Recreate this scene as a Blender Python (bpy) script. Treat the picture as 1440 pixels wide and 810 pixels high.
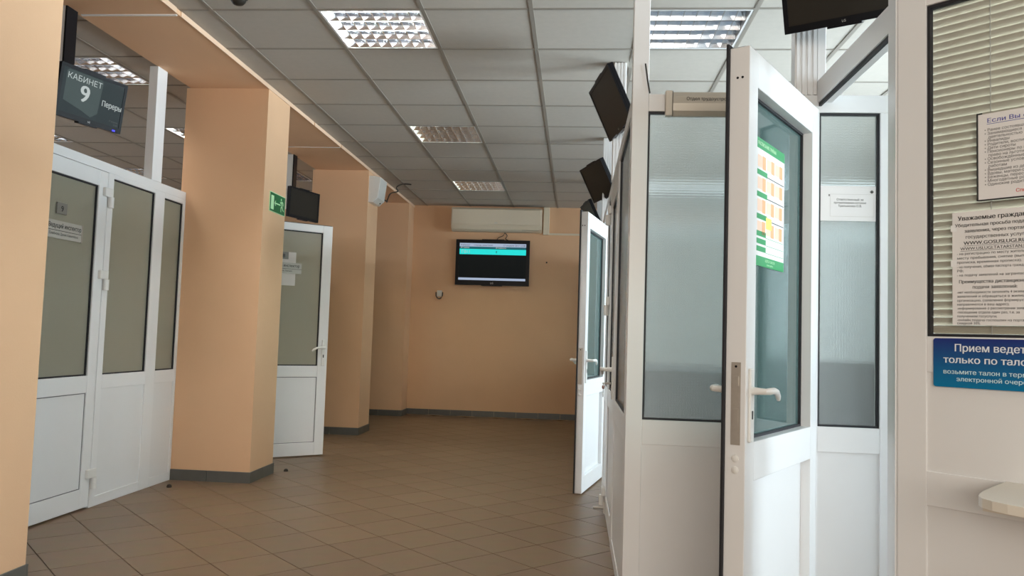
import bpy, bmesh, math, random
from mathutils import Vector, Matrix
from mathutils.geometry import delaunay_2d_cdt

random.seed(7)
SC = bpy.context.scene
COL = SC.collection
for o in list(bpy.data.objects):
    bpy.data.objects.remove(o, do_unlink=True)

# ------------------------------------------------------------------ camera
cam_d = bpy.data.cameras.new('camera')
cam_d.sensor_fit = 'HORIZONTAL'
cam_d.sensor_width = 36.0
cam_d.lens = 27.906
cam_d.clip_start = 0.02
cam = bpy.data.objects.new('camera', cam_d)
COL.objects.link(cam)
cr, cu, cf = (0.99637037, 0.0792395, 0.03109954), (-0.02606171, -0.06383698, 0.99761998), (-0.08103621, 0.9948095, 0.06154015)
EYE = (0.0, 0.0, 1.09)
cam.matrix_world = Matrix(((cr[0], cu[0], -cf[0], EYE[0]), (cr[1], cu[1], -cf[1], EYE[1]),
                           (cr[2], cu[2], -cf[2], EYE[2]), (0, 0, 0, 1)))
SC.camera = cam

# ------------------------------------------------------------------ world, daylight, exposure
W = bpy.data.worlds.new('overcast_sky')
SC.world = W
W.use_nodes = True
W.node_tree.nodes['Background'].inputs[0].default_value = (0.80, 0.90, 1.0, 1)
W.node_tree.nodes['Background'].inputs[1].default_value = 0.6

WINDOWS = [(3.5, 4.95), (5.3, 6.8), (7.3, 10.4), (-1.8, 1.3), (1.75, 3.1)]     # openings in the right outer wall (y range); last added to light the near door
WIN_Z = (0.85, 2.75)
WALL_R = 4.0


def area_light(name, loc, rot, sx, sy, power, color):
    l = bpy.data.lights.new(name, 'AREA')
    l.shape = 'RECTANGLE'
    l.size, l.size_y, l.energy, l.color = sx, sy, power, color
    o = bpy.data.objects.new(name, l)
    o.location, o.rotation_euler = loc, rot
    COL.objects.link(o)
    return o


DAY = (0.77, 0.90, 1.0)
DAY_POWER = [245, 175, 95, 185, 70]
for (y0, y1), p in zip(WINDOWS, DAY_POWER):                          # daylight outside each window, facing in
    area_light('window_daylight', (WALL_R + 0.22, (y0 + y1) / 2, sum(WIN_Z) / 2), (0, math.pi / 2, 0), WIN_Z[1] - WIN_Z[0], y1 - y0, p, DAY)

LEFT_FILL_WIN = (3.8, 9.6)                                                # unseen opening added to brighten the left room (y range)
area_light('window_daylight', (-8.62, sum(LEFT_FILL_WIN) / 2, sum(WIN_Z) / 2), (0, -math.pi / 2, 0), WIN_Z[1] - WIN_Z[0], LEFT_FILL_WIN[1] - LEFT_FILL_WIN[0], 55, (0.9, 0.97, 1.0))  # light added for the left room ceiling and frosted panes
FRONT_FILL_WIN = (-2.2, 2.2)                                              # unseen opening added behind the viewer for fill light (x range)
area_light('window_daylight', (0, -3.72, sum(WIN_Z) / 2), (math.pi / 2, 0, 0), FRONT_FILL_WIN[1] - FRONT_FILL_WIN[0], WIN_Z[1] - WIN_Z[0], 132, (1.0, 0.88, 0.77))  # warm fill added for surfaces that face the viewer

TUBES = {'near': ((0.95, 1.0, 1.0, 1), 170.0), 'far': ((1.0, 0.97, 0.70, 1), 24.0), 'hall': ((1.0, 0.95, 0.86, 1), 8.0), 'left': ((1.0, 0.95, 0.86, 1), 60.0)}   # tube colour, strength

SC.view_settings.view_transform = 'Standard'
SC.view_settings.look = 'None'
SC.view_settings.exposure = 0.86
SC.view_settings.gamma = 1.0
SC.view_settings.use_curve_mapping = False
SC.cycles.use_denoising = True
SC.cycles.max_bounces = 10
SC.cycles.diffuse_bounces = 5
SC.cycles.transparent_max_bounces = 16
SC.cycles.sample_clamp_indirect = 6.0
SC.cycles.caustics_reflective = False
SC.cycles.caustics_refractive = True


# ------------------------------------------------------------------ materials
def lin(r, g, b):
    f = lambda c: (c / 255) / 12.92 if c / 255 <= 0.04045 else ((c / 255 + 0.055) / 1.055) ** 2.4
    return (f(r), f(g), f(b), 1)


MATS = {}


def pmat(name, col, rough=0.5, metal=0.0, noise=0.0, nscale=30.0, bump=0.0, bscale=200.0, emit=0.0, spec=0.5):
    m = bpy.data.materials.new(name)
    m.use_nodes = True
    nt = m.node_tree
    b = nt.nodes['Principled BSDF']
    b.inputs['Base Color'].default_value = col
    b.inputs['Roughness'].default_value = rough
    b.inputs['Metallic'].default_value = metal
    b.inputs['Specular IOR Level'].default_value = spec
    if noise or bump:
        tc = nt.nodes.new('ShaderNodeTexCoord')
    if noise:
        n = nt.nodes.new('ShaderNodeTexNoise')
        n.inputs['Scale'].default_value = nscale
        n.inputs['Detail'].default_value = 5
        nt.links.new(tc.outputs['Object'], n.inputs['Vector'])
        mx = nt.nodes.new('ShaderNodeMix')
        mx.data_type = 'RGBA'
        mx.inputs[6].default_value = tuple(c * (1 - noise) for c in col[:3]) + (1,)
        mx.inputs[7].default_value = tuple(min(1, c * (1 + noise)) for c in col[:3]) + (1,)
        nt.links.new(n.outputs['Fac'], mx.inputs[0])
        nt.links.new(mx.outputs[2], b.inputs['Base Color'])
    if bump:
        n2 = nt.nodes.new('ShaderNodeTexNoise')
        n2.inputs['Scale'].default_value = bscale
        nt.links.new(tc.outputs['Object'], n2.inputs['Vector'])
        bp = nt.nodes.new('ShaderNodeBump')
        bp.inputs['Strength'].default_value = bump
        bp.inputs['Distance'].default_value = 0.002
        nt.links.new(n2.outputs['Fac'], bp.inputs['Height'])
        nt.links.new(bp.outputs['Normal'], b.inputs['Normal'])
    if emit:
        b.inputs['Emission Color'].default_value = col
        b.inputs['Emission Strength'].default_value = emit
    MATS[name] = m
    return m


def frosted(name, tint, see=0.35, relief=0.25, scale=260.0):
    """patterned glass: diffusing both ways, a rough see-through share and a glossy skin"""
    m = bpy.data.materials.new(name)
    m.use_nodes = True
    nt = m.node_tree
    nt.nodes.clear()
    N, L = nt.nodes.new, nt.links.new
    out = N('ShaderNodeOutputMaterial')
    dif, tra, gl, ref = N('ShaderNodeBsdfDiffuse'), N('ShaderNodeBsdfTranslucent'), N('ShaderNodeBsdfGlossy'), N('ShaderNodeBsdfRefraction')
    for n in (dif, tra, ref):
        n.inputs['Color'].default_value = tint
    ref.inputs['Roughness'].default_value = 0.24
    ref.inputs['IOR'].default_value = 1.18
    gl.inputs['Roughness'].default_value = 0.16
    a, b, c = N('ShaderNodeMixShader'), N('ShaderNodeMixShader'), N('ShaderNodeMixShader')
    a.inputs[0].default_value = 0.6
    L(dif.outputs[0], a.inputs[1]); L(tra.outputs[0], a.inputs[2])
    b.inputs[0].default_value = see
    L(a.outputs[0], b.inputs[1]); L(ref.outputs[0], b.inputs[2])
    fr = N('ShaderNodeFresnel'); fr.inputs['IOR'].default_value = 1.45
    L(fr.outputs[0], c.inputs[0]); L(b.outputs[0], c.inputs[1]); L(gl.outputs[0], c.inputs[2])
    tc = N('ShaderNodeTexCoord')
    w1, w2 = N('ShaderNodeTexWave'), N('ShaderNodeTexWave')
    w1.bands_direction, w2.bands_direction = 'Z', 'X'
    for w in (w1, w2):
        w.inputs['Scale'].default_value = scale / 6.28
        w.inputs['Distortion'].default_value = 0.6
        L(tc.outputs['Object'], w.inputs['Vector'])
    ad = N('ShaderNodeMath'); ad.operation = 'ADD'
    L(w1.outputs['Fac'], ad.inputs[0]); L(w2.outputs['Fac'], ad.inputs[1])
    bp = N('ShaderNodeBump'); bp.inputs['Strength'].default_value = relief; bp.inputs['Distance'].default_value = 0.001
    L(ad.outputs[0], bp.inputs['Height'])
    for n in (gl, ref, dif):
        L(bp.outputs['Normal'], n.inputs['Normal'])
    L(c.outputs[0], out.inputs['Surface'])
    MATS[name] = m
    return m


def clear(name, tint, ior=1.45, rough=0.02):
    m = bpy.data.materials.new(name)
    m.use_nodes = True
    nt = m.node_tree
    nt.nodes.clear()
    N, L = nt.nodes.new, nt.links.new
    out, t, g, mx, fr = N('ShaderNodeOutputMaterial'), N('ShaderNodeBsdfTransparent'), N('ShaderNodeBsdfGlossy'), N('ShaderNodeMixShader'), N('ShaderNodeFresnel')
    t.inputs['Color'].default_value = tint
    g.inputs['Roughness'].default_value = rough
    fr.inputs['IOR'].default_value = ior
    L(fr.outputs[0], mx.inputs[0]); L(t.outputs[0], mx.inputs[1]); L(g.outputs[0], mx.inputs[2]); L(mx.outputs[0], out.inputs['Surface'])
    MATS[name] = m
    return m


def grad_z(name, c0, c1, z0, z1, rough=0.4):
    m = pmat(name, c0, rough)
    nt = m.node_tree
    tc, sp, mr, mx = (nt.nodes.new(k) for k in ('ShaderNodeTexCoord', 'ShaderNodeSeparateXYZ', 'ShaderNodeMapRange', 'ShaderNodeMix'))
    mx.data_type = 'RGBA'
    mr.inputs[1].default_value, mr.inputs[2].default_value = z0, z1
    mx.inputs[6].default_value, mx.inputs[7].default_value = c0, c1
    nt.links.new(tc.outputs['Object'], sp.inputs[0]); nt.links.new(sp.outputs['Z'], mr.inputs[0])
    nt.links.new(mr.outputs[0], mx.inputs[0]); nt.links.new(mx.outputs[2], nt.nodes['Principled BSDF'].inputs['Base Color'])
    return m


PEACH = pmat('peach_plaster', (0.715, 0.450, 0.270, 1), 0.75, noise=0.05, nscale=3.0, bump=0.25, bscale=120)
PVC = pmat('white_pvc', (0.80, 0.80, 0.80, 1), 0.32, noise=0.012, nscale=4)
PANEL = pmat('white_panel', (0.77, 0.77, 0.77, 1), 0.4, noise=0.02, nscale=6)
GASKET = pmat('black_gasket', (0.012, 0.012, 0.016, 1), 0.6)
SEAM = pmat('grey_gasket', (0.16, 0.16, 0.17, 1), 0.6)
SKIRT = pmat('grey_skirting_tile', (0.105, 0.105, 0.095, 1), 0.35, noise=0.12, nscale=14)
CEIL = pmat('mineral_fibre_tile', (0.46, 0.425, 0.375, 1), 0.9, noise=0.05, nscale=25, bump=0.4, bscale=260)
TBAR = pmat('grey_ceiling_bar', (0.27, 0.245, 0.21, 1), 0.5)
SLABM = pmat('ceiling_slab', (0.55, 0.53, 0.5, 1), 0.9, noise=0.03)
WHITE = pmat('white_plastic', (0.78, 0.77, 0.74, 1), 0.35)
CREAM = pmat('cream_plastic', (0.66, 0.58, 0.45, 1), 0.4, noise=0.02)
BLACK = pmat('black_plastic', (0.008, 0.008, 0.010, 1), 0.35, spec=0.16)
SCREEN = pmat('dark_screen', (0.030, 0.026, 0.021, 1), 0.35, spec=0.1)
STEEL = pmat('brushed_steel', (0.52, 0.48, 0.43, 1), 0.45, 0.7, noise=0.1, nscale=60)
CHROME = pmat('chrome', (0.75, 0.75, 0.76, 1), 0.15, 1.0)
LOUVRE = pmat('aluminium_louvre', (0.70, 0.73, 0.78, 1), 0.14, 1.0)
HOUSING = pmat('lamp_housing', (0.8, 0.8, 0.8, 1), 0.4)
PAPER = pmat('paper', (0.80, 0.78, 0.77, 1), 0.8)
TAPE = pmat('clear_tape', (0.86, 0.86, 0.86, 1), 0.2)
INK = pmat('black_ink', (0.03, 0.03, 0.03, 1), 0.7)
BLUEINK = pmat('blue_ink', (0.06, 0.07, 0.35, 1), 0.7)
REDINK = pmat('red_ink', (0.65, 0.04, 0.03, 1), 0.7)
GREENSIGN = pmat('green_sign', (0.0, 0.13, 0.035, 1), 0.4)
GLOW = pmat('pale_green_sign', (0.55, 0.85, 0.50, 1), 0.5)
POSTERGREEN = pmat('poster_green', (0.03, 0.30, 0.10, 1), 0.5)
POSTERORANGE = pmat('poster_orange', (0.85, 0.42, 0.22, 1), 0.6)
POSTERYELLOW = pmat('poster_yellow', (0.85, 0.75, 0.15, 1), 0.6)
PLATE = pmat('beige_nameplate', (0.50, 0.45, 0.38, 1), 0.4, 0.2)
SILVERPLATE = pmat('silver_nameplate', (0.55, 0.54, 0.50, 1), 0.4, 0.3)
GREYPLATE = pmat('grey_number_plate', (0.25, 0.24, 0.22, 1), 0.4, 0.3)
SLAT = pmat('cream_slat', (0.80, 0.76, 0.66, 1), 0.35)
SHELFM = pmat('cream_laminate', (0.80, 0.75, 0.66, 1), 0.35)
DARKCAB = pmat('dark_grey_laminate', (0.05, 0.055, 0.06, 1), 0.5)
RUBBER = pmat('brown_rubber', (0.03, 0.02, 0.012, 1), 0.6)
RED = pmat('red_key_tag', (0.30, 0.07, 0.04, 1), 0.4)
CABLE = pmat('dark_cable', (0.03, 0.025, 0.02, 1), 0.5)
LINO = pmat('grey_linoleum', (0.22, 0.18, 0.14, 1), 0.5, noise=0.05)
BLUESIGN = grad_z('blue_sign_print', lin(0, 118, 165), lin(34, 48, 120), 0.988, 1.125, 0.3)
SIGNTEXT = pmat('pale_sign_letters', (0.80, 0.84, 0.90, 1), 0.4)
CYANTEXT = pmat('pale_cyan_letters', (0.62, 0.82, 0.88, 1), 0.4)
FROST_L = frosted('greenish_frosted_glass', (0.74, 0.72, 0.60, 1), 0.35, 0.15, 300)
FROST_R = frosted('patterned_glass', (0.90, 0.93, 0.92, 1), 0.76, 0.8, 180)
TEAL = clear('tinted_glass', (0.56, 0.77, 0.745, 1), 1.6, 0.015)
_nt = TEAL.node_tree
_m, _d, _t2, _m2 = _nt.nodes.new('ShaderNodeMixShader'), _nt.nodes.new('ShaderNodeBsdfDiffuse'), _nt.nodes.new('ShaderNodeBsdfTranslucent'), _nt.nodes.new('ShaderNodeMixShader')
_d.inputs[0].default_value = _t2.inputs[0].default_value = (0.45, 0.71, 0.68, 1)
_m2.inputs[0].default_value = 0.5
_m.inputs[0].default_value = 0.35
_tr = [n for n in _nt.nodes if n.type == 'BSDF_TRANSPARENT'][0]
_mx = [n for n in _nt.nodes if n.type == 'MIX_SHADER' and n not in (_m, _m2)][0]
_nt.links.new(_d.outputs[0], _m2.inputs[1]); _nt.links.new(_t2.outputs[0], _m2.inputs[2])
_nt.links.new(_tr.outputs[0], _m.inputs[1]); _nt.links.new(_m2.outputs[0], _m.inputs[2]); _nt.links.new(_m.outputs[0], _mx.inputs[1])
GLASS = clear('clear_glass', (0.97, 0.975, 0.965, 1), 1.45, 0.02)


def screen_mat(name, col, strength):
    m = pmat(name, col, 0.5, spec=0.15)
    b = m.node_tree.nodes['Principled BSDF']
    b.inputs['Base Color'].default_value = (0.004, 0.004, 0.004, 1)
    b.inputs['Emission Color'].default_value = col
    b.inputs['Emission Strength'].default_value = strength
    return m


SCR_SLATE = screen_mat('screen_slate', (0.022, 0.034, 0.036, 1), 0.44)
SCR_SHIELD = screen_mat('screen_shield', (0.062, 0.088, 0.085, 1), 0.44)
SCR_TEXT = screen_mat('screen_text', (0.60, 0.66, 0.64, 1), 0.44)
SCR_GREY = screen_mat('screen_grey_text', (0.18, 0.2, 0.2, 1), 0.33)
SCR_BLUE = screen_mat('blue_led', (0.08, 0.08, 0.9, 1), 0.83)
SCR_CYAN = screen_mat('screen_cyan', (0.02, 0.75, 0.70, 1), 0.55)
SCR_LILAC = screen_mat('screen_lilac', (0.42, 0.50, 0.66, 1), 0.50)
SCR_TEAL = screen_mat('screen_teal', (0.02, 0.13, 0.16, 1), 0.50)
SCR_DARK = screen_mat('screen_black', (0.003, 0.006, 0.007, 1), 0.28)

# floor tile: four near colours through the tile's own random value
FLOORT = pmat('floor_tile', (0.30, 0.19, 0.11, 1), 0.42, spec=0.4)
nt = FLOORT.node_tree
oi, rp, tc, nz, mx, b = nt.nodes.new('ShaderNodeObjectInfo'), nt.nodes.new('ShaderNodeValToRGB'), nt.nodes.new('ShaderNodeTexCoord'), nt.nodes.new('ShaderNodeTexNoise'), nt.nodes.new('ShaderNodeMix'), nt.nodes['Principled BSDF']
rp.color_ramp.elements[0].color = (0.200, 0.128, 0.078, 1)
rp.color_ramp.elements[1].color = (0.235, 0.152, 0.092, 1)
nt.links.new(oi.outputs['Random'], rp.inputs[0])
nz.inputs['Scale'].default_value = 9; nz.inputs['Detail'].default_value = 6
nt.links.new(tc.outputs['Object'], nz.inputs['Vector'])
mx.data_type = 'RGBA'; mx.blend_type = 'MULTIPLY'; mx.inputs[0].default_value = 0.35
nt.links.new(rp.outputs[0], mx.inputs[6]); nt.links.new(nz.outputs['Color'], mx.inputs[7])
nt.links.new(mx.outputs[2], b.inputs['Base Color'])
GROUT = pmat('dark_grout', (0.06, 0.045, 0.03, 1), 0.95, spec=0.1)


# ------------------------------------------------------------------ builders
class MB:
    """collects boxes, prisms and tubes into one mesh"""

    def __init__(self):
        self.bm = bmesh.new()

    def box(self, x0, x1, y0, y1, z0, z1, bev=0.0):
        vs = [self.bm.verts.new((x, y, z)) for x in (x0, x1) for y in (y0, y1) for z in (z0, z1)]
        fs = [self.bm.faces.new([vs[i] for i in f]) for f in ((0, 1, 3, 2), (4, 6, 7, 5), (0, 4, 5, 1), (2, 3, 7, 6), (0, 2, 6, 4), (1, 5, 7, 3))]
        if bev:
            es = list({e for f in fs for e in f.edges})
            bmesh.ops.bevel(self.bm, geom=es, offset=bev, segments=1, affect='EDGES')
        return self

    def prism(self, pts, axis, a, b):
        """pts: outline in the two other axes (cyclic order x,y,z without axis)"""
        def mk(p, t):
            return {'x': (t, p[0], p[1]), 'y': (p[0], t, p[1]), 'z': (p[0], p[1], t)}[axis]
        lo = [self.bm.verts.new(mk(p, a)) for p in pts]
        hi = [self.bm.verts.new(mk(p, b)) for p in pts]
        self.bm.faces.new(lo); self.bm.faces.new(hi[::-1])
        n = len(pts)
        for i in range(n):
            self.bm.faces.new((lo[i], hi[i], hi[(i + 1) % n], lo[(i + 1) % n]))
        return self

    def tube(self, path, r, n=8, flat=1.0):
        path = [Vector(p) for p in path]
        rings = []
        for i, p in enumerate(path):
            d = (path[min(i + 1, len(path) - 1)] - path[max(i - 1, 0)]).normalized()
            up = Vector((0, 0, 1)) if abs(d.z) < 0.9 else Vector((1, 0, 0))
            u = d.cross(up).normalized(); v = u.cross(d).normalized()
            rr = r[i] if isinstance(r, (list, tuple)) else r
            rings.append([self.bm.verts.new(p + u * rr * math.cos(2 * math.pi * k / n) + v * rr * flat * math.sin(2 * math.pi * k / n)) for k in range(n)])
        for a, b in zip(rings, rings[1:]):
            for k in range(n):
                self.bm.faces.new((a[k], a[(k + 1) % n], b[(k + 1) % n], b[k]))
        self.bm.faces.new(rings[0][::-1]); self.bm.faces.new(rings[-1])
        return self

    def lathe(self, prof, c=(0, 0, 0), n=20):
        rings = [[self.bm.verts.new((c[0] + r * math.cos(2 * math.pi * k / n), c[1] + r * math.sin(2 * math.pi * k / n), c[2] + z)) for k in range(n)] for r, z in prof]
        for a, b in zip(rings, rings[1:]):
            for k in range(n):
                self.bm.faces.new((a[k], a[(k + 1) % n], b[(k + 1) % n], b[k]))
        self.bm.faces.new(rings[0][::-1]); self.bm.faces.new(rings[-1])
        return self

    def poly(self, pts, th=0.0005):
        """flat outline in x,z with a small depth in y (towards -y)"""
        return self.prism(pts, 'y', 0, -th)

    def mesh(self, name, mat, smooth=False):
        bmesh.ops.recalc_face_normals(self.bm, faces=self.bm.faces[:])
        me = bpy.data.meshes.new(name)
        self.bm.to_mesh(me); self.bm.free()
        me.materials.append(mat)
        if smooth:
            for p in me.polygons:
                p.use_smooth = True
            try:
                me.set_sharp_from_angle(angle=math.radians(40))
            except Exception:
                pass
        return me

    def build(self, name, mat, parent=None, smooth=False, label=None):
        o = bpy.data.objects.new(name, self.mesh(name, mat, smooth))
        COL.objects.link(o)
        o.parent = parent
        if label:
            o['label'] = label
        return o


def B(name, mat, parent, *ext, bev=0.0, label=None):
    return MB().box(*ext, bev=bev).build(name, mat, parent, label=label)


def smooth(path, n=5):
    """Catmull-Rom points through a cable path"""
    P = [Vector(p) for p in path]
    P = [P[0]] + P + [P[-1]]
    out = []
    for a, b, c, d in zip(P, P[1:], P[2:], P[3:]):
        for k in range(n):
            t = k / n
            out.append(.5 * ((2 * b) + (c - a) * t + (2 * a - 5 * b + 4 * c - d) * t * t + (3 * b - a - 3 * c + d) * t ** 3))
    return out + [P[-1]]


def share(name, me, parent, loc=(0, 0, 0), rot=(0, 0, 0)):
    o = bpy.data.objects.new(name, me)
    o.location, o.rotation_euler = loc, rot
    COL.objects.link(o)
    o.parent = parent
    return o


def tag(o, label, cat=None, group=None, kind=None):
    o['label'] = label
    if cat: o['category'] = cat
    if group: o['group'] = group
    if kind: o['kind'] = kind
    return o


def thing(name, label, cat, loc=(0, 0, 0), rz=0.0, group=None, kind=None):
    o = bpy.data.objects.new(name, None)
    o.empty_display_size = 0.1
    o.location = loc; o.rotation_euler = (0, 0, rz)
    COL.objects.link(o)
    return tag(o, label, cat, group, kind)


def copy_tree(o, parent=None):
    c = o.copy(); COL.objects.link(c)
    if parent is not None: c.parent = parent
    for ch in [x for x in bpy.data.objects if x.parent == o]:
        copy_tree(ch, c)
    return c


def fill_outlines(me, name):
    """fill the letter contours by winding number, so contours that overlap or cross themselves stay whole"""
    nb = {}
    for e in me.edges:
        a, b = e.vertices
        nb.setdefault(a, []).append(b); nb.setdefault(b, []).append(a)
    co = [v.co.xy.copy() for v in me.vertices]
    seen, loops = set(), []
    for v in range(len(co)):
        if v in seen or v not in nb:
            continue
        grp, todo = {v}, [v]
        while todo:
            for n in nb[todo.pop()]:
                if n not in grp:
                    grp.add(n); todo.append(n)
        seen |= grp
        if len(grp) > 2:
            loops.append(sorted(grp))                 # the spline's own vertex order
    if not loops:
        return me
    edges = [(a, b) for l in loops for a, b in zip(l, l[1:] + l[:1])]
    vs, _, fs = delaunay_2d_cdt(co, edges, [], 0, 1e-5)[:3]
    bounds = [(min(co[k].x for k in l), max(co[k].x for k in l), min(co[k].y for k in l), max(co[k].y for k in l)) for l in loops]
    faces = []
    for f in fs:
        cx, cy = sum(vs[k].x for k in f) / len(f), sum(vs[k].y for k in f) / len(f)
        wn = 0
        for l, bd in zip(loops, bounds):
            if not (bd[0] < cx < bd[1] and bd[2] < cy < bd[3]):
                continue
            for a, b in zip(l, l[1:] + l[:1]):
                A, Q = co[a], co[b]
                if (A.y > cy) != (Q.y > cy) and cx < (Q.x - A.x) * (cy - A.y) / (Q.y - A.y) + A.x:
                    wn += 1 if Q.y > A.y else -1
        if wn:
            faces.append(tuple(f))
    out = bpy.data.meshes.new(name)
    out.from_pydata([(p.x, p.y, 0) for p in vs], [], faces)
    bpy.data.meshes.remove(me)
    return out


def text(name, s, size, x, z, mat, parent, y=-0.0012, align='LEFT', width=None, bold=0.0, shear=0.0, label=None):
    """lettering lying in the parent's x,z plane, readable from -y"""
    cu_ = bpy.data.curves.new(name, 'FONT')
    cu_.body = s; cu_.size = 1.0; cu_.align_x = align; cu_.resolution_u = 3
    cu_.dimensions = '2D'; cu_.fill_mode = 'NONE'; cu_.shear = shear
    tmp = bpy.data.objects.new(name, cu_)
    COL.objects.link(tmp)
    dg = bpy.context.evaluated_depsgraph_get()
    me = bpy.data.meshes.new_from_object(tmp.evaluated_get(dg))
    bpy.data.objects.remove(tmp, do_unlink=True)
    bpy.data.curves.remove(cu_)
    me.name = name
    me = fill_outlines(me, name)
    if bold:                                          # heavier stroke: the outline laid twice more, a hair to each side
        n0 = len(me.vertices)
        vv = [v.co.copy() for v in me.vertices]; ff = [tuple(p.vertices) for p in me.polygons]
        bpy.data.meshes.remove(me)
        me = bpy.data.meshes.new(name)
        me.from_pydata([(v.x + d, v.y, k * .0008) for k, d in enumerate((-bold, 0, bold)) for v in vv], [], [tuple(i + k * n0 for i in f) for k in range(3) for f in ff])
    me.transform(Matrix.Scale(size, 4))
    xs = [v.co.x for v in me.vertices] or [0, 1]
    k = 1.0
    if width:
        k = width / max(1e-6, max(xs) - min(xs))
    for v in me.vertices:
        v.co = Vector((x + v.co.x * k, y - abs(v.co.z), z + v.co.y))
    me.materials.clear(); me.materials.append(mat)
    o = bpy.data.objects.new(name, me)
    COL.objects.link(o); o.parent = parent
    if label: o['label'] = label
    return o


# ------------------------------------------------------------------ room shell
CZ = 2.867                       # underside of the ceiling grid
YB = 10.77                       # back wall
XC0, YC0 = -1.485, 4.20          # ceiling grid origin, 0.6 m pitch
XL = -2.85                       # left glazed partition
XP = -2.27                       # corridor face of the pillars
XR = 0.21                        # right glazed partition

floor = tag(B('floor', GROUT, None, -8.4, 4.0, -3.5, YB, -0.12, -0.006), 'brown square floor tiles laid diagonally along the corridor', 'floor', kind='structure')
tile_me = MB()
s = 0.1478
tile_me.box(-s, s, -s, s, -0.006, 0.0, bev=0.0005)
tile_me = tile_me.mesh('floor_tile', FLOORT)
R2 = 0.70710678
cnt = 0
pend = []
PITCH = 0.3001
# rows of x+y = 1.545 + k*pitch*sqrt2 and y-x = 4.01 + k*pitch*sqrt2 are the joints
for a in range(-14, 32):
    for c in range(-16, 24):
        u = (1.545 / math.sqrt(2)) + (a + 0.5) * PITCH
        v = (4.01 / math.sqrt(2)) + (c + 0.5) * PITCH
        x, y = (u - v) * R2, (u + v) * R2
        if not (y > 2.95 and y < YB - 0.05 and x < 0.30 and x > -2.95):
            continue
        pend.append((x, y))
pend.sort(key=lambda p: p[1])
for k, (x, y) in enumerate(pend[:300]):
    share('floor_tile', tile_me, floor, (x, y, 0), (0, 0, math.pi / 4))
extra = MB()
used = set((round(x, 3), round(y, 3)) for x, y in pend[:300])
for a in range(-45, 60):
    for c in range(-50, 50):
        u = (1.545 / math.sqrt(2)) + (a + 0.5) * PITCH
        v = (4.01 / math.sqrt(2)) + (c + 0.5) * PITCH
        x, y = (u - v) * R2, (u + v) * R2
        if -8.15 < x < 3.75 and -3.25 < y < YB - 0.02 and (round(x, 3), round(y, 3)) not in used:
            h = s * 1.414
            p = [extra.bm.verts.new(q) for q in ((x - h, y, 0), (x, y - h, 0), (x + h, y, 0), (x, y + h, 0))]
            q_ = [extra.bm.verts.new((w.co.x, w.co.y, -0.006)) for w in p]
            extra.bm.faces.new(p)
            for i in range(4):
                extra.bm.faces.new((p[i], q_[i], q_[(i + 1) % 4], p[(i + 1) % 4]))
tag(extra.build('floor_tiles_beyond', FLOORT, floor), 'brown floor tiles under the partitions and in the side rooms', kind='stuff')

ceiling = tag(B('ceiling', SLABM, None, -8.4, 4.0, -3.5, YB, CZ + 0.10, CZ + 0.2), 'suspended ceiling of pale square tiles in a grey grid', 'ceiling', kind='structure')


GRIDS = [  # x origin, y origin, column range, row range, x limits, lamp cells (column, row)
    (XC0, YC0, -2, 10, -13, 11, -2.30, 4.0, {(0, 0), (0, 4), (0, 8), (0, -4), (0, -8), (3, 0), (4, -8), (4, -6)}),
    (-3.75, 6.75, -8, 2, -18, 7, -8.4, -2.88, {(0, -3), (0, 0), (-3, 0), (-3, 3), (0, 3)}),
]
ct = MB().box(0.006, 0.594, 0.006, 0.594, CZ + 0.004, CZ + 0.016, bev=0.002).mesh('ceiling_tile', CEIL)
far = MB()
for gx, gy, ja, jb, ia, ib, xa, xb, cells in GRIDS:
    for j in range(ja, jb):
        for i in range(ia, ib):
            if (j, i) in cells:
                continue
            x, y = gx + 0.6 * j, gy + 0.6 * i
            x0_, x1_, y0_, y1_ = max(x + .006, xa + .001), min(x + .594, xb - .001), max(y + .006, -3.499), min(y + .594, YB - .002)
            if x1_ - x0_ < .02 or y1_ - y0_ < .02:
                continue
            full = x1_ - x0_ > .58 and y1_ - y0_ > .58
            if 3.5 < y < 10.4 and x < 2.3 and full:
                share('ceiling_tile', ct, ceiling, (x, y, 0))
            elif 3.5 < y and x < 2.3:
                B('ceiling_tile', CEIL, ceiling, x0_, x1_, y0_, y1_, CZ + .004, CZ + .016)
            else:
                far.box(x0_, x1_, y0_, y1_, CZ + 0.004, CZ + 0.016)
    for j in range(ja, jb + 1):
        x = gx + 0.6 * j
        if xa + .013 < x < xb - .013:
            B('grid_bar', TBAR, ceiling, x - 0.012, x + 0.012, -3.49, YB - 0.001, CZ, CZ + 0.012)
    for i in range(ia, ib + 1):
        y = gy + 0.6 * i
        if -3.48 < y < YB - .01:
            B('grid_bar', TBAR, ceiling, xa + .001, xb - .001, y - 0.009, y + 0.009, CZ + 0.0005, CZ + 0.0115)
tag(far.build('ceiling_tiles_beyond', CEIL, ceiling), 'pale ceiling tiles over the hall and side rooms', kind='stuff')

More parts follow.
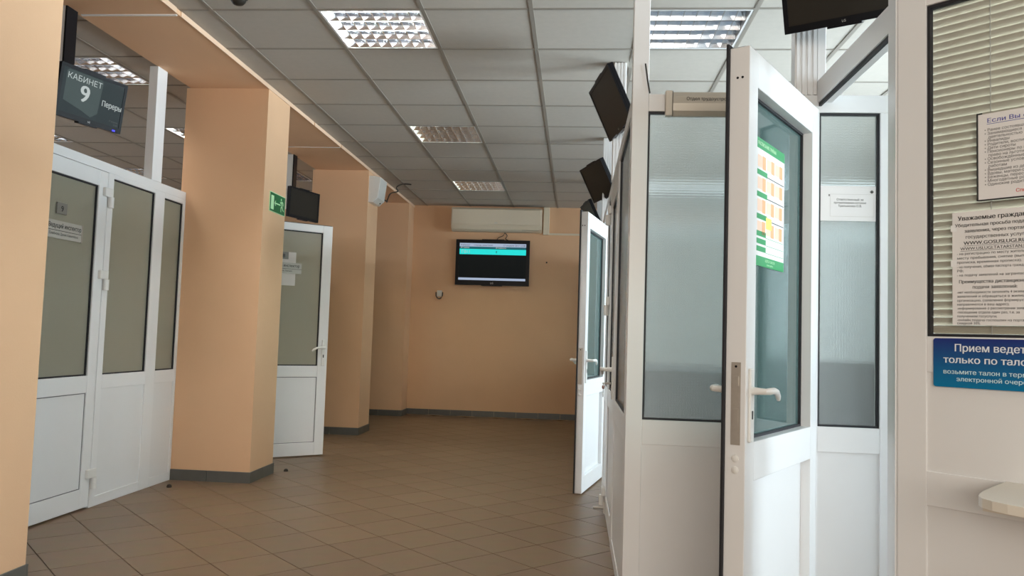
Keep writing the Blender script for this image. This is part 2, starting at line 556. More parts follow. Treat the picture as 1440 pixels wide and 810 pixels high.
tag(B('wall_back', PEACH, None, -8.4, 4.0, YB, YB + 0.15, -0.1, CZ + 0.1), 'peach painted end wall of the corridor', 'wall', kind='structure')
tag(MB().box(-8.55, -8.4, -3.5, LEFT_FILL_WIN[0], -0.1, CZ + 0.1).box(-8.55, -8.4, LEFT_FILL_WIN[1], YB, -0.1, CZ + 0.1)
    .box(-8.55, -8.4, *LEFT_FILL_WIN, -0.1, WIN_Z[0]).box(-8.55, -8.4, *LEFT_FILL_WIN, WIN_Z[1], CZ + 0.1).build('wall_left', PEACH), 'peach outer wall of the left side room', 'wall', kind='structure')
tag(MB().box(-8.4, FRONT_FILL_WIN[0], -3.65, -3.5, -0.1, CZ + 0.1).box(FRONT_FILL_WIN[1], 4.0, -3.65, -3.5, -0.1, CZ + 0.1)
    .box(*FRONT_FILL_WIN, -3.65, -3.5, -0.1, WIN_Z[0]).box(*FRONT_FILL_WIN, -3.65, -3.5, WIN_Z[1], CZ + 0.1).build('wall_front', PEACH), 'peach wall behind the viewer', 'wall', kind='structure')
wr = MB()
ys = [-3.5] + [v for w in sorted(WINDOWS) for v in w] + [YB]
for a, b_ in zip(ys[0::2], ys[1::2]):
    wr.box(WALL_R, WALL_R + 0.2, a, b_, -0.1, CZ + 0.1)
for y0, y1 in WINDOWS:
    wr.box(WALL_R, WALL_R + 0.2, y0, y1, -0.1, WIN_Z[0]).box(WALL_R, WALL_R + 0.2, y0, y1, WIN_Z[1], CZ + 0.1)
tag(wr.build('wall_right', pmat('pale_plaster', (0.74, 0.76, 0.76, 1), 0.75)), 'outer wall with windows on the right', 'wall', kind='structure')
for k, (y0, y1) in enumerate(WINDOWS):
    w = thing('window_%d' % (k + 1), 'unseen white outer window of the right side rooms', 'window', (WALL_R + 0.1, y0, WIN_Z[0]), 0, 'outer windows', 'structure')
    L, H = y1 - y0, WIN_Z[1] - WIN_Z[0]
    fr = MB().box(-.03, .03, 0, .06, 0, H).box(-.03, .03, L - .06, L, 0, H).box(-.03, .03, .06, L - .06, 0, .06).box(-.03, .03, .06, L - .06, H - .06, H).box(-.03, .03, L / 2 - .04, L / 2 + .04, .06, H - .06)
    fr.build('window_frame', PVC, w)
    B('pane', GLASS, w, -.003, .003, .06, L / 2 - .04, .06, H - .06)
    B('pane', GLASS, w, -.003, .003, L / 2 + .04, L - .06, .06, H - .06)

w = thing('window_6', 'unseen white window added behind the viewer for fill light', 'window', (FRONT_FILL_WIN[0], -3.575, WIN_Z[0]), 0, None, 'structure')
L, H = FRONT_FILL_WIN[1] - FRONT_FILL_WIN[0], WIN_Z[1] - WIN_Z[0]
MB().box(0, .06, -.03, .03, 0, H).box(L - .06, L, -.03, .03, 0, H).box(.06, L - .06, -.03, .03, 0, .06).box(.06, L - .06, -.03, .03, H - .06, H).box(L / 2 - .04, L / 2 + .04, -.03, .03, .06, H - .06).build('window_frame', PVC, w)
B('pane', GLASS, w, .06, L / 2 - .04, -.003, .003, .06, H - .06)
B('pane', GLASS, w, L / 2 + .04, L - .06, -.003, .003, .06, H - .06)

w = thing('window_7', 'unseen long white window added to brighten the left side room', 'window', (-8.475, LEFT_FILL_WIN[0], WIN_Z[0]), 0, None, 'structure')
L = LEFT_FILL_WIN[1] - LEFT_FILL_WIN[0]
fr = MB().box(-.03, .03, 0, .06, 0, H).box(-.03, .03, L - .06, L, 0, H).box(-.03, .03, .06, L - .06, 0, .06).box(-.03, .03, .06, L - .06, H - .06, H)
for k in (1, 2):
    fr.box(-.03, .03, L * k / 3 - .04, L * k / 3 + .04, .06, H - .06)
fr.build('window_frame', PVC, w)
for k in range(3):
    B('pane', GLASS, w, -.003, .003, L * k / 3 + .06, L * (k + 1) / 3 - .06, .06, H - .06)

# beam with trim along the pillars
BZ = 2.84
beam = thing('ceiling_beam', 'peach beam with a dark soffit running over the left pillars', 'beam', (XP, 2.0, BZ), 0, None, 'structure')
MB().box(-0.59, 0, 0, YB - 2.0, 0, 0.0285).build('beam_body', PEACH, beam)
for a, b_ in ((0.4, 2.16), (2.215, 4.5), (4.53, 5.28), (5.31, YB - 2.0)):
    B('edge_trim', pmat('peach_trim_%d' % int(a * 10), (0.74, 0.52, 0.36, 1), 0.6), beam, 0.0, 0.006, a, b_, -0.004, 0.027)
B('soffit_strip', PVC, beam, -0.57, -0.01, 2.185, 2.20, -0.006, 0)
B('soffit_strip', PVC, beam, -0.52, -0.01, 5.30, 5.308, -0.004, 0)

# pillars
PIL = [(2.79, 3.22), (5.52, 5.95), (8.34, 8.77), (10.43, YB)]
PLBL = ['nearest peach pillar at the left edge of the view', 'peach pillar carrying the green exit sign',
        'peach pillar with the white wall speaker near its top', 'shallow peach pillar against the end wall']
for k, (y0, y1) in enumerate(PIL):
    p = thing('pillar', PLBL[k], 'pillar', (XP, y0, 0), 0, None, 'structure')
    xi = -0.62
    B('pillar_body', PEACH, p, xi, 0, 0, y1 - y0, 0, BZ)
    zt, th = 0.077, 0.008
    # skirting tiles, each its own piece
    n = 2
    for q in range(n):
        a = xi + (0 - xi) * q / n; b_ = xi + (0 - xi) * (q + 1) / n
        B('skirting_tile', SKIRT, p, a + .001 + (0.03 if q == 0 else 0), b_ - (.001 if q < n - 1 else -th), -th, 0, 0, zt, bev=0.001)
    m = 2 if y1 - y0 > 0.4 else 1
    for q in range(m):
        a = (y1 - y0) * q / m; b_ = (y1 - y0) * (q + 1) / m
        B('skirting_tile', SKIRT, p, 0, th, a + .001, b_ - .001, 0, zt, bev=0.001)
    if k < 3:
        B('skirting_tile', SKIRT, p, xi + .03, th, y1 - y0, y1 - y0 + th, 0, zt, bev=0.001)
bb = thing('baseboard_back', 'dark grey tile skirting along the end wall', 'baseboard', (XP, YB, 0), 0, None, 'structure')
x = 0.009
while x < 2.46:
    b_ = min(x + 0.298, 2.47)
    B('skirting_tile', SKIRT, bb, x, b_ - 0.002, -0.008 - random.uniform(0, .0015), 0, 0, 0.077 + random.uniform(-.001, .001), bev=0.001)
    x += 0.298


# ------------------------------------------------------------------ glazed partitions and doors
def partition(name, label, loc, rz, side, posts=(), rails=(), panes=(), panels=(), extra=None, th=0.06, pane_mat=None, inset=0.012):
    """local x along the run, visible face at y=0; body reaches to y = -side*th (side=+1: seen from +y)"""
    t = thing(name, label, 'partition', loc, rz)
    def yy(a, b):
        return tuple(sorted((-side * a, -side * b)))
    for x0, x1, z0, z1 in posts:
        B('post', PVC, t, x0, x1, *yy(0, th), z0, z1, bev=0.0015)
    for x0, x1, z0, z1 in rails:
        B('rail', PVC, t, x0, x1, *yy(0.0006, th - .0006), z0, z1, bev=0.0015)
    for x0, x1, z0, z1 in panes:
        B('pane', pane_mat or FROST_L, t, x0 + .006, x1 - .006, *yy(inset + .006, inset + .010), z0 + .006, z1 - .006)
        g = MB()
        for q in ((x0, x0 + .008, z0, z1), (x1 - .008, x1, z0, z1), (x0 + .008, x1 - .008, z0, z0 + .008), (x0 + .008, x1 - .008, z1 - .008, z1)):
            g.box(q[0], q[1], *yy(inset - .004, inset + .018), q[2], q[3])
        g.build('glazing_gasket', GASKET, t)
    for x0, x1, z0, z1 in panels:
        B('infill_panel', PANEL, t, x0, x1, *yy(0.006, th - .006), z0, z1)
    return t


def lever_handle(parent, x, z, ysurf, out, toward, mat=None):
    """escutcheon, lever; toward = +1/-1 along local x; out = +1/-1 along y"""
    e = MB()
    a, b_ = sorted((ysurf, ysurf + out * 0.009))
    e.box(x - .016, x + .016, a, b_, z - .16, z + .07, bev=0.003)
    plate = e.build('handle_plate', mat or WHITE, parent)
    kh = MB()
    a, b_ = sorted((ysurf + out * .0085, ysurf + out * .0105))
    kh.box(x - .004, x + .004, a, b_, z - .088, z - .062).build('keyhole', BLACK, plate)
    y0 = ysurf + out * .009
    path = [(x, y0, z), (x, y0 + out * .022, z), (x, y0 + out * .042, z), (x + toward * .012, y0 + out * .050, z + .001), (x + toward * .045, y0 + out * .052, z + .002),
            (x + toward * .08, y0 + out * .050, z - .004), (x + toward * .108, y0 + out * .046, z - .018), (x + toward * .120, y0 + out * .044, z - .030)]
    MB().tube(path, [.013, .011, .010, .011, .0105, .010, .009, .006], 10).build('handle', mat or WHITE, parent, smooth=True)


def door(name, label, loc, rz, side, L, H, th=0.055, pane_mat=None, glass=(0.785, 1.92), low=(0.125, 0.685), inset=0.012, hinges=(), hinge_out=0.0,
         handle_z=0.95, stile=0.085, dark_seam=True, lockplate=False, both=True, handle=True):
    t = thing(name, label, 'door', loc, rz, None, 'structure')
    def yy(a, b):
        return tuple(sorted((-side * a, -side * b)))
    z0 = 0.012
    B('stile', PVC, t, 0, stile, *yy(0, th), z0, H, bev=.002)
    B('stile', PVC, t, L - stile, L, *yy(0, th), z0, H, bev=.002)
    for a, b_ in ((z0, low[0]), (low[1], glass[0]), (glass[1], H)):
        B('rail', PVC, t, stile, L - stile, *yy(0.0005, th - .0005), a, b_, bev=.0015)
    x0, x1 = stile, L - stile
    B('pane', pane_mat or FROST_L, t, x0 + .004, x1 - .004, *yy(inset + .006, inset + .010), glass[0] + .004, glass[1] - .004)
    g = MB()
    for q in ((x0, x0 + .009, *glass), (x1 - .009, x1, *glass), (x0 + .009, x1 - .009, glass[0], glass[0] + .009), (x0 + .009, x1 - .009, glass[1] - .009, glass[1])):
        g.box(q[0], q[1], *yy(inset - .003, inset + .016), q[2], q[3])
    g.build('glazing_gasket', GASKET, t)
    B('infill_panel', PANEL, t, x0 + .001, x1 - .001, *yy(inset - .004, th - .012), low[0] + .001, low[1] - .001)
    if dark_seam:
        g = MB()
        for q in ((x0, x0 + .005, *low), (x1 - .005, x1, *low), (x0 + .005, x1 - .005, low[0], low[0] + .005), (x0 + .005, x1 - .005, low[1] - .005, low[1])):
            g.box(q[0], q[1], *yy(inset - .0055, inset + .002), q[2], q[3])
        g.build('panel_gasket', SEAM, t)
    # rubber seal on the far face, sticking out past the leaf edges
    a, b_ = yy(th, th + .008)
    MB().box(L - .012, L + .012, a, b_, z0, H + .012).box(0, L - .012, a, b_, H - .012, H + .012).build('seal', GASKET, t)
    if handle:
        lever_handle(t, L - stile / 2 + .004, handle_z, 0, side, -1)
        if both:
            lever_handle(t, L - stile / 2 + .004, handle_z, -side * (th + .0005), -side, -1)
    for hz in hinges:
        h = MB()
        a, b_ = yy(-.001, -.022)
        h.box(-.030, .050, a, b_, hz + .03, hz + .082, bev=.003)
        hg = h.build('hinge', WHITE, t)
        MB().tube([(-.012, side * .018, hz - .035), (-.012, side * .018, hz + .03)], .017, 12).build('hinge_pin', WHITE, hg, smooth=True)
    if lockplate:
        a, b_ = yy(.016, .046)
        lp = B('lock_plate', STEEL, t, L, L + .002, a, b_, handle_z - .168, handle_z + .088)
        am, bm_ = yy(.022, .040)
        B('latch_bolt', STEEL, lp, L + .002, L + .008, am, bm_, handle_z + .015, handle_z + .045)
        B('dead_bolt', STEEL, lp, L + .002, L + .004, am, bm_, handle_z - .10, handle_z - .055)
        MB().lathe([(.004, 0), (.004, .001)], (0, 0, 0), 10).build('screw', BLACK, lp).matrix_local = Matrix.Translation((L + .002, (a + b_) / 2, handle_z + .075)) @ Matrix.Rotation(math.pi / 2, 4, 'Y')
        for zz in (.735, .700):
            o = MB().lathe([(.012, 0), (.011, .003), (.007, .005)], (0, 0, 0), 14).build('plug', WHITE, t, smooth=True)
            o.matrix_local = Matrix.Translation((L, (a + b_) / 2, zz)) @ Matrix.Rotation(math.pi / 2, 4, 'Y')
        for dy in (-.008, .008):
            o = MB().lathe([(.004, 0), (.004, .001)], (0, 0, 0), 10).build('screw', BLACK, t)
            o.matrix_local = Matrix.Translation((L, (a + b_) / 2 + dy, H - .10)) @ Matrix.Rotation(math.pi / 2, 4, 'Y')
    return t


def fluted_post(parent, x0, x1, y0, y1, z0, z1, flutes='y-', n=4):
    """post with raised flutes on one face (flutes: which face)"""
    f = MB().box(x0, x1, y0, y1, z0, z1)
    if flutes in ('y-', 'y+'):
        w = (x1 - x0) / (2 * n)
        for k in range(n):
            a = x0 + (2 * k + .5) * w
            if flutes == 'y-': f.box(a, a + w, y0 - .008, y0, z0, z1)
            else: f.box(a, a + w, y1, y1 + .008, z0, z1)
    if flutes in ('x-', 'x+'):
        w = (y1 - y0) / (2 * n)
        for k in range(n):
            a = y0 + (2 * k + .5) * w
            if flutes == 'x-': f.box(x0 - .008, x0, a, a + w, z0, z1)
            else: f.box(x1, x1 + .008, a, a + w, z0, z1)
    return f.build('fluted_post', PVC, parent)


HP = math.pi / 2
# --- left partition, local x = Y, seen from -y (world +x)
y0 = 3.225
pl = partition('glazed_partition', 'white glazed partition between the nearest pillar and the exit-sign pillar', (XL, 0, 0), HP, -1,
               posts=[(y0, 3.69, 0, 2.01), (4.565, 4.622, 0, 2.01), (5.105, 5.228, 0, 2.01), (5.488, 5.518, 0, 2.01), (5.045, 5.168, 2.066, BZ)],
               rails=[(y0, 5.518, 2.0105, 2.0655), (4.622, 5.105, .70, .785), (4.622, 5.105, 0, .06), (5.228, 5.488, .70, .785), (5.228, 5.488, 0, .06), (4.622, 5.105, 1.985, 2.0105), (5.228, 5.488, 1.975, 2.0105)],
               panes=[(4.622, 5.105, .785, 1.985), (5.228, 5.488, .785, 1.975)], panels=[(4.622, 5.105, .06, .70), (5.228, 5.488, .06, .70)])
d1 = door('door_1', 'closed white door with a number nine plate behind the nearest pillar', (XL, 4.56, 0), -HP, 1, 0.86, 2.008, glass=(.785, 1.915), hinges=(.15, 1.33, 1.83), both=False, handle=True)

plb = partition('glazed_partition', 'white glazed partition left of the exit-sign pillar, beyond it', (XL, 0, 0), HP, -1,
                posts=[(5.955, 6.0, 0, 2.01), (6.27, 6.33, 0, 2.01), (7.23, 7.30, 0, 2.01), (8.28, 8.335, 0, 2.01)],
                rails=[(5.955, 8.335, 2.0105, 2.0655), (6.0, 6.27, .70, .785), (6.0, 6.27, 0, .06), (7.30, 8.28, .70, .785), (7.30, 8.28, 0, .06)],
                panes=[(6.0, 6.27, .785, 2.01), (7.30, 8.28, .785, 2.01)], panels=[(6.0, 6.27, .06, .70), (7.30, 8.28, .06, .70)])
a2 = math.atan2(.62, .785)
d2 = door('door_2', 'open white door standing ajar beyond the exit-sign pillar', (-2.845, 6.352, 0), a2, -1, 0.85, 2.02, glass=(.785, 1.955), low=(.122, .688), handle_z=.945, hinges=())

partition('glazed_partition', 'white glazed partition hidden between the speaker pillar and the end wall', (XL, 0, 0), HP, -1,
          posts=[(8.775, 8.83, 0, 2.01), (9.57, 9.63, 0, 2.01), (10.37, 10.425, 0, 2.01)],
          rails=[(8.775, 10.425, 2.0105, 2.0655), (8.83, 9.57, .70, .785), (9.63, 10.37, .70, .785), (8.83, 9.57, 0, .06), (9.63, 10.37, 0, .06)],
          panes=[(8.83, 9.57, .785, 2.01), (9.63, 10.37, .785, 2.01)], panels=[(8.83, 9.57, .06, .70), (9.63, 10.37, .06, .70)])

# --- right partition along the corridor, seen from +y local (world -x)
RZ = 2.107
def seg(a, b):
    return [(a, b, .676, .775), (a, b, 0, .06)]
pr = partition('glazed_partition', 'white glazed partition along the right side of the corridor, seen edge-on', (XR, 0, 0), HP, 1,
               posts=[(3.312, 3.36, 0, 2.045), (4.22, 4.315, 0, 2.045), (5.085, 5.20, 0, 2.045), (5.56, 5.63, 0, 2.045), (6.42, 6.50, 0, 2.045), (6.94, 7.03, 0, 2.045), (7.95, 8.03, 0, 2.045), (8.85, 8.94, 0, 2.045), (10.69, 10.765, 0, 2.045)],
               rails=[(3.312, 10.765, 2.0455, RZ)] + [r for a, b in ((3.36, 4.22), (5.20, 5.56), (6.50, 6.94), (7.03, 7.95), (8.03, 8.85), (8.94, 10.69)) for r in seg(a, b)],
               panes=[(a, b, .775, 2.045) for a, b in ((3.36, 4.22), (5.20, 5.56), (6.50, 6.94), (7.03, 7.95), (8.03, 8.85), (8.94, 10.69))],
               panels=[(a, b, .06, .676) for a, b in ((3.36, 4.22), (5.20, 5.56), (6.50, 6.94), (7.03, 7.95), (8.03, 8.85), (8.94, 10.69))], pane_mat=FROST_R)
for yp in (5.03, 6.95, 8.87):
    fluted_post(pr, yp, yp + .09, -.075, .005, RZ, CZ - .001, 'x-', 4)
d3 = door('door_3', 'closed white door with keys in its lock in the right partition', (XR, 5.08, 0), -HP, -1, 0.76, 2.04, pane_mat=FROST_R, hinges=(.09, 1.28, 1.86), handle_z=.93, both=False)
MB().tube([(.10, -.012, .06), (.10, -.075, .06)], .009, 8).box(.08, .12, -.012, -.0005, .03, .10).build('foot_bolt', STEEL, d3)
a4 = math.atan2(-.975, -.224)
d4 = door('door_4', 'open white door of the far right room, seen from its narrow edge', (.245, 6.40, 0), a4, 1, 0.78, 2.0, th=.05, pane_mat=TEAL, glass=(.80, 1.89), inset=.03, handle_z=.94, lockplate=True, dark_seam=False)

for yc, lab in ((5.06, 'white cross partition between the first and second right rooms'), (6.985, 'white cross partition between the second and third right rooms')):
    partition('glazed_partition', lab, (0, yc, 0), 0, -1, posts=[(.285, .34, 0, 2.035), (2.1, 2.18, 0, 2.035), (3.94, 3.995, 0, 2.035)],
              rails=[(.285, 3.995, 2.0355, RZ)] + [r for a, b in ((.34, 2.1), (2.18, 3.94)) for r in seg(a, b)],
              panes=[(a, b, .775, 2.035) for a, b in ((.34, 2.1), (2.18, 3.94))], panels=[(a, b, .06, .676) for a, b in ((.34, 2.1), (2.18, 3.94))], pane_mat=FROST_R, th=.04)

# --- front-facing partition at Y = 3.249 right of the corner post, seen from -y
FY = 3.249
pf = partition('glazed_partition', 'white partition with patterned glass and corner post facing the viewer', (0, FY, 0), 0, -1,
               posts=[(XR, .276, 0, CZ - .001), (.885, .962, 0, 2.035), (1.20, 1.262, 0, 2.035), (2.3, 2.38, 0, 2.035), (3.92, 3.995, 0, 2.035), (.953, .985, 2.108, CZ - .001)],
               rails=[(.2765, 3.995, 2.0355, RZ)] + [r for a, b in ((.276, .885), (.962, 1.20), (1.262, 2.3), (2.38, 3.92)) for r in seg(a, b)],
               panes=[(a, b, .775, 2.035) for a, b in ((.276, .885), (.962, 1.20), (1.262, 2.3), (2.38, 3.92))],
               panels=[(a, b, .06, .676) for a, b in ((.276, .885), (.962, 1.20), (1.262, 2.3), (2.38, 3.92))], pane_mat=FROST_R)
fluted_post(pf, .863, .952, .004, .06, RZ + .001, CZ - .001, 'y-', 4)

# --- doorway frame and the diagonal service window wall
e45 = -math.pi / 4
pd = partition('glazed_partition', 'diagonal white partition with the blinds window and wooden-free doorway frame', (.95, 2.435, 0), e45, -1,
               posts=[(0, .081, 0, CZ - .001), (1.16, 1.26, 0, CZ - .001)],
               rails=[(.081, 1.16, 2.105, 2.19), (.081, 1.16, 1.027, 1.129), (.081, 1.16, .649, .746), (.081, 1.16, 0, .08)],
               panes=[(.081, 1.16, 1.129, 2.105)], panels=[(.081, 1.16, .746, 1.027), (.081, 1.16, .08, .649)], pane_mat=GLASS)
pd['label'] = 'diagonal white partition with a service window on the right of the view'
inv = Matrix.Rotation(-e45, 4, 'Z') @ Matrix.Translation((-.95, -2.435, 0))
def world_part(mb, name, mat):
    o = mb.build(name, mat, pd)
    o.data.transform(inv)
    return o
world_part(MB().box(.95, 1.012, 2.437, 2.512, 0, 2.19, bev=.0015), 'door_post', PVC)
world_part(MB().box(.952, 1.010, 2.5125, FY - .001, 2.075, 2.165, bev=.0015), 'door_header', PVC)
world_part(MB().box(.958, .968, 2.5125, FY - .001, 2.060, 2.0745), 'header_seal', GASKET)
world_part(MB().box(.945, .949, 2.44, 2.446, 0, 2.19), 'corner_bead', PVC)
a5 = math.atan2(-.857, -.515)
d5 = door('door_5', 'wide open white door with tinted glass and a green poster, nearest the viewer', (.950, 3.221, 0), a5, 1, 0.815, 2.04, th=.065, pane_mat=TEAL, glass=(.782, 1.925), low=(.12, .66), inset=.04,
          handle_z=.945, lockplate=True, dark_seam=False, stile=.082)
B('top_seal', GASKET, d5, .02, .80, -.06, -.02, 2.04, 2.046)

# ------------------------------------------------------------------ lamps
def make_lamp(label, lit, group):
    t = thing('ceiling_lamp', label, 'ceiling lamp', (0, 0, CZ), 0, group)
    h = MB()
    a, b_ = .012, .588
    h.box(a, b_, a, b_, .085, .09)
    for q in ((a, a + .012, a, b_), (b_ - .012, b_, a, b_), (a + .012, b_ - .012, a, a + .012), (a + .012, b_ - .012, b_ - .012, b_)):
        h.box(q[0], q[1], q[2], q[3], 0.001, .085)
    h.build('housing', HOUSING, t)
    for k in range(4):
        y = .3 + (k - 1.5) * .138
        MB().tube([(.04, y, .062), (.56, y, .062)], .012, 8).build('tube', MATS['tube_' + (lit or 'off')], t)
    for k in range(5):                                    # V-shaped long reflectors between the tubes
        y = .3 + (k - 2) * .138
        MB().prism([(y - .003, .004), (y + .003, .004), (y + .016, .05), (y - .016, .05)], 'x', .026, .574).build('reflector', LOUVRE, t)
    for k in range(7):                                    # cross blades
        x = .3 + (k - 3) * .0705
        bl = MB()
        for m in range(4):
            ya, yb = .3 + (m - 2) * .138 + .003, .3 + (m - 1) * .138 - .003
            bl.prism([(ya, .006), (yb, .006), (yb - .013, .05), (ya + .013, .05)], 'x', x - .0022, x + .0022)
        bl.build('cross_blade', LOUVRE, t)
    return t


for k_, (c_, p_) in TUBES.items():
    m = pmat('tube_' + k_, (.9, .9, .9, 1), .3)
    m.node_tree.nodes['Principled BSDF'].inputs['Emission Color'].default_value = c_
    m.node_tree.nodes['Principled BSDF'].inputs['Emission Strength'].default_value = p_
pmat('tube_off', (.85, .85, .85, 1), .3)
lit0 = make_lamp('nearest lit louvre lamp in the corridor ceiling', 'near', 'louvre ceiling lamps')
off0 = make_lamp('unlit silver louvre lamp above the patterned glass partition', None, 'louvre ceiling lamps')
lit0.location, off0.location = (XC0, YC0, CZ), (XC0 + 1.8, YC0, CZ)
LIT = {}
for (x, y), lab in {
        (XC0, YC0 + 2.4): 'middle lit louvre lamp in the corridor ceiling', (XC0, YC0 + 4.8): 'farthest lit louvre lamp in the corridor ceiling',
        (XC0, YC0 - 2.4): 'lit louvre lamp over the hall just behind the viewer', (XC0, YC0 - 4.8): 'lit louvre lamp over the far end of the hall behind the viewer',
        (XC0 + 2.4, YC0 - 4.8): 'lit louvre lamp over the far right of the hall behind the viewer', (XC0 + 2.4, YC0 - 3.6): 'lit louvre lamp over the hall to the right of the viewer',
        (-3.75, 4.95): 'lit louvre lamp in the left room, behind the number nine monitor', (-3.75, 6.75): 'lit louvre lamp in the left room, just left of the exit-sign pillar',
        (-5.55, 6.75): 'lit louvre lamp in the left room, under the number nine monitor beside the nearest pillar',
        (-5.55, 8.55): 'lit louvre lamp in the left room, low above the fixed frosted pane', (-3.75, 8.55): 'lit louvre lamp in the left room, hidden behind the exit-sign pillar'}.items():
    kind_ = 'left' if x < -2.9 else 'far' if y > 5 else 'hall'
    if kind_ not in LIT:
        LIT[kind_] = o = make_lamp(lab, kind_, 'louvre ceiling lamps')
    else:
        o = copy_tree(LIT[kind_])
    o['label'] = lab
    o.location = (x, y, CZ)


# ------------------------------------------------------------------ monitors
def monitor(label, c, yaw, tilt, w, h, content=None, mount=None, group='hanging monitors', logo=True, cat='monitor', bez=.018, name='monitor', pole=None):
    """local x = viewer's right, -y = out of the screen, z = up; yaw = direction the screen faces"""
    t = thing(name, label, cat, (0, 0, 0), 0, group)
    yawd, td = math.radians(yaw), math.radians(tilt)
    n = Vector((math.cos(yawd), math.sin(yawd), 0)); z = Vector((0, 0, 1))
    u = z.cross(n); v = math.cos(td) * z + math.sin(td) * n; out = u.cross(v)
    out = -out if out.dot(n) < 0 else out
    M = t.matrix_world = Matrix(((u.x, -out.x, v.x, c[0]), (u.y, -out.y, v.y, c[1]), (u.z, -out.z, v.z, c[2]), (0, 0, 0, 1)))
    f = MB()
    X, Z = w / 2, h / 2
    f.box(-X, X, .004, .032, -Z, Z, bev=.004)
    f.box(-X, -X + bez, -.004, .006, -Z, Z).box(X - bez, X, -.004, .006, -Z, Z).box(-X + bez, X - bez, -.004, .006, Z - bez, Z).box(-X + bez, X - bez, -.004, .006, -Z, -Z + bez * 1.5)
    f.prism([(-X * .6, -Z * .7), (X * .6, -Z * .7), (X * .6, Z * .7), (-X * .6, Z * .7)], 'y', .032, .055)
    f.box(-X * .3, X * .3, .0, .03, Z, Z + .008).box(-X * .28, X * .28, -.002, .03, -Z - .008, -Z)
    f.build('casing', BLACK, t)
    B('screen', SCREEN if content is None else SCR_SLATE if content != 'tv' else SCR_DARK, t, -X + bez, X - bez, -.001, .004, -Z + bez * 1.5, Z - bez)
    if logo:
        text('logo', 'LG', h * .045, 0, -Z + bez * .45, SILVERPLATE, t, y=-.0046, align='CENTER')
    if mount:
        if pole:
            y_, zb = pole
            for nm, mt, mb in (('hanging_pole', WHITE, MB().box(XL - .06, XL, y_, y_ + .091, zb, BZ)), ('pole_cover', BLACK, MB().box(XL, XL + .010, y_ - .001, y_ + .092, zb - .01, BZ))):
                po_ = mb.build(nm, mt, t)
                po_.data.transform(M.inverted())
        m0 = M.inverted() @ Vector(mount)
        MB().tube([(0, .05, 0), (0, .075, 0), tuple(m0)], .016, 8).box(-.05, .05, .052, .060, -.05, .05).build('mount_arm', BLACK, t)
    return t


Xc, Zc = .43 / 2, .2795 / 2
m9 = monitor('black monitor showing the number nine, hung by the nearest pillar', (-2.667, 4.071, 2.316), -15.6, 7.8, .43, .2795, content='9', mount=(XL + .012, 4.11, 2.34), pole=(4.065, 2.27), group='hanging monitors')
sh = MB()
sx0, sx1, sz0, sz1 = -.175, .055, -.100, .116
sh.poly([(sx0, sz0 + .05), (-.055, sz0 + .02), (sx1 - .05, sz0), (sx1 - .01, sz0 + .03), (sx1, sz1 - .01), (sx1 - .012, sz1), (sx0 + .012, sz1), (sx0, sz1 - .012)], .0004)
o = sh.build('screen_shield', SCR_SHIELD, m9); o.location = (0, -.0012, 0)
text('lettering', 'КАБИНЕТ', .043, -.060, .070, SCR_TEXT, m9, y=-.0022, align='CENTER', width=.215)
text('lettering', '9', .125, -.050, -.030, SCR_TEXT, m9, y=-.0022, align='CENTER', bold=.03)
text('lettering', 'Переры', .043, .062, -.018, SCR_TEXT, m9, y=-.0022, bold=.012, width=.132)
text('lettering', '17 апреля', .013, .186, -.090, SCR_GREY, m9, y=-.0022, align='RIGHT')
text('lettering', '12:08', .013, .186, -.106, SCR_GREY, m9, y=-.0022, align='RIGHT')
B('status_light', SCR_BLUE, m9, .155, .175, -.006, -.0042, -.1375, -.1275)

m8 = monitor('switched-off black monitor hung beyond the exit-sign pillar', (-2.738, 7.69, 2.345), -17.6, 1.3, .48, .298, mount=(XL + .012, 7.667, 2.36), pole=(7.621, 2.29), logo=False)
mA = monitor('black tilted monitor nearest in the right row, beside the corner post', (.168, 4.80, 2.524), 189.8, 24.7, .56, .345, mount=(.235, 5.035, 2.52))
mB = monitor('smaller-looking tilted monitor in the middle of the right row', (.155, 6.95, 2.478), 198.5, 26.6, .53, .327, mount=(.235, 6.96, 2.47), logo=False)
mC = monitor('farthest tilted monitor just above the far open door', (.130, 8.74, 2.44), 189, 25, .53, .327, mount=(.235, 8.88, 2.42), logo=False)
mN = monitor('large black monitor over the doorway, cut by the top edge', (.959, 2.98, 2.439), 240, 20, .44, .275, mount=(.91, 3.245, 2.44))

tv = monitor('black wall television showing a cyan queue board on the end wall', (-1.151, YB - .065, 2.0905), 270, 0, 1.01, .622, content='tv', bez=.045, group='wall screens', cat='television', name='television', logo=False)
B('wall_bracket', BLACK, tv, -.2, .2, .055, .0645, -.15, .15)
def bar(name, x0, x1, z0, z1, mat, lay=1):
    return B(name, mat, tv, x0, x1, -.0012 - .0004 * lay, -.0010, z0, z1)
bar('screen_title_bar', -.455, .455, .215, .262, SCR_LILAC)
bar('screen_column_bar', -.455, .455, .188, .215, SCR_TEAL)
bar('screen_queue_row', -.455, .455, .108, .183, SCR_CYAN)
bar('screen_ticker_bar', -.462, .455, -.248, -.212, SCR_LILAC)
text('lettering', 'Кабинет', .032, -.44, .226, INK, tv, y=-.0024)
text('lettering', 'очередь заявителей', .026, -.26, .228, INK, tv, y=-.0024)
text('lettering', '17 апреля 2017 12:08', .032, .445, .226, INK, tv, y=-.0024, align='RIGHT')
text('lettering', '№ Талона', .024, -.44, .193, SCR_TEXT, tv, y=-.0024, bold=.02)
text('lettering', '№ Кабинета', .024, .04, .193, SCR_TEXT, tv, y=-.0024, bold=.02)
text('lettering', 'Г011', .06, -.43, .124, SCR_TEXT, tv, y=-.0024)
text('lettering', '8', .045, .04, .13, INK, tv, y=-.0024)
text('logo', 'LG', .035, 0, -.292, SILVERPLATE, tv, y=-.0046, align='CENTER')

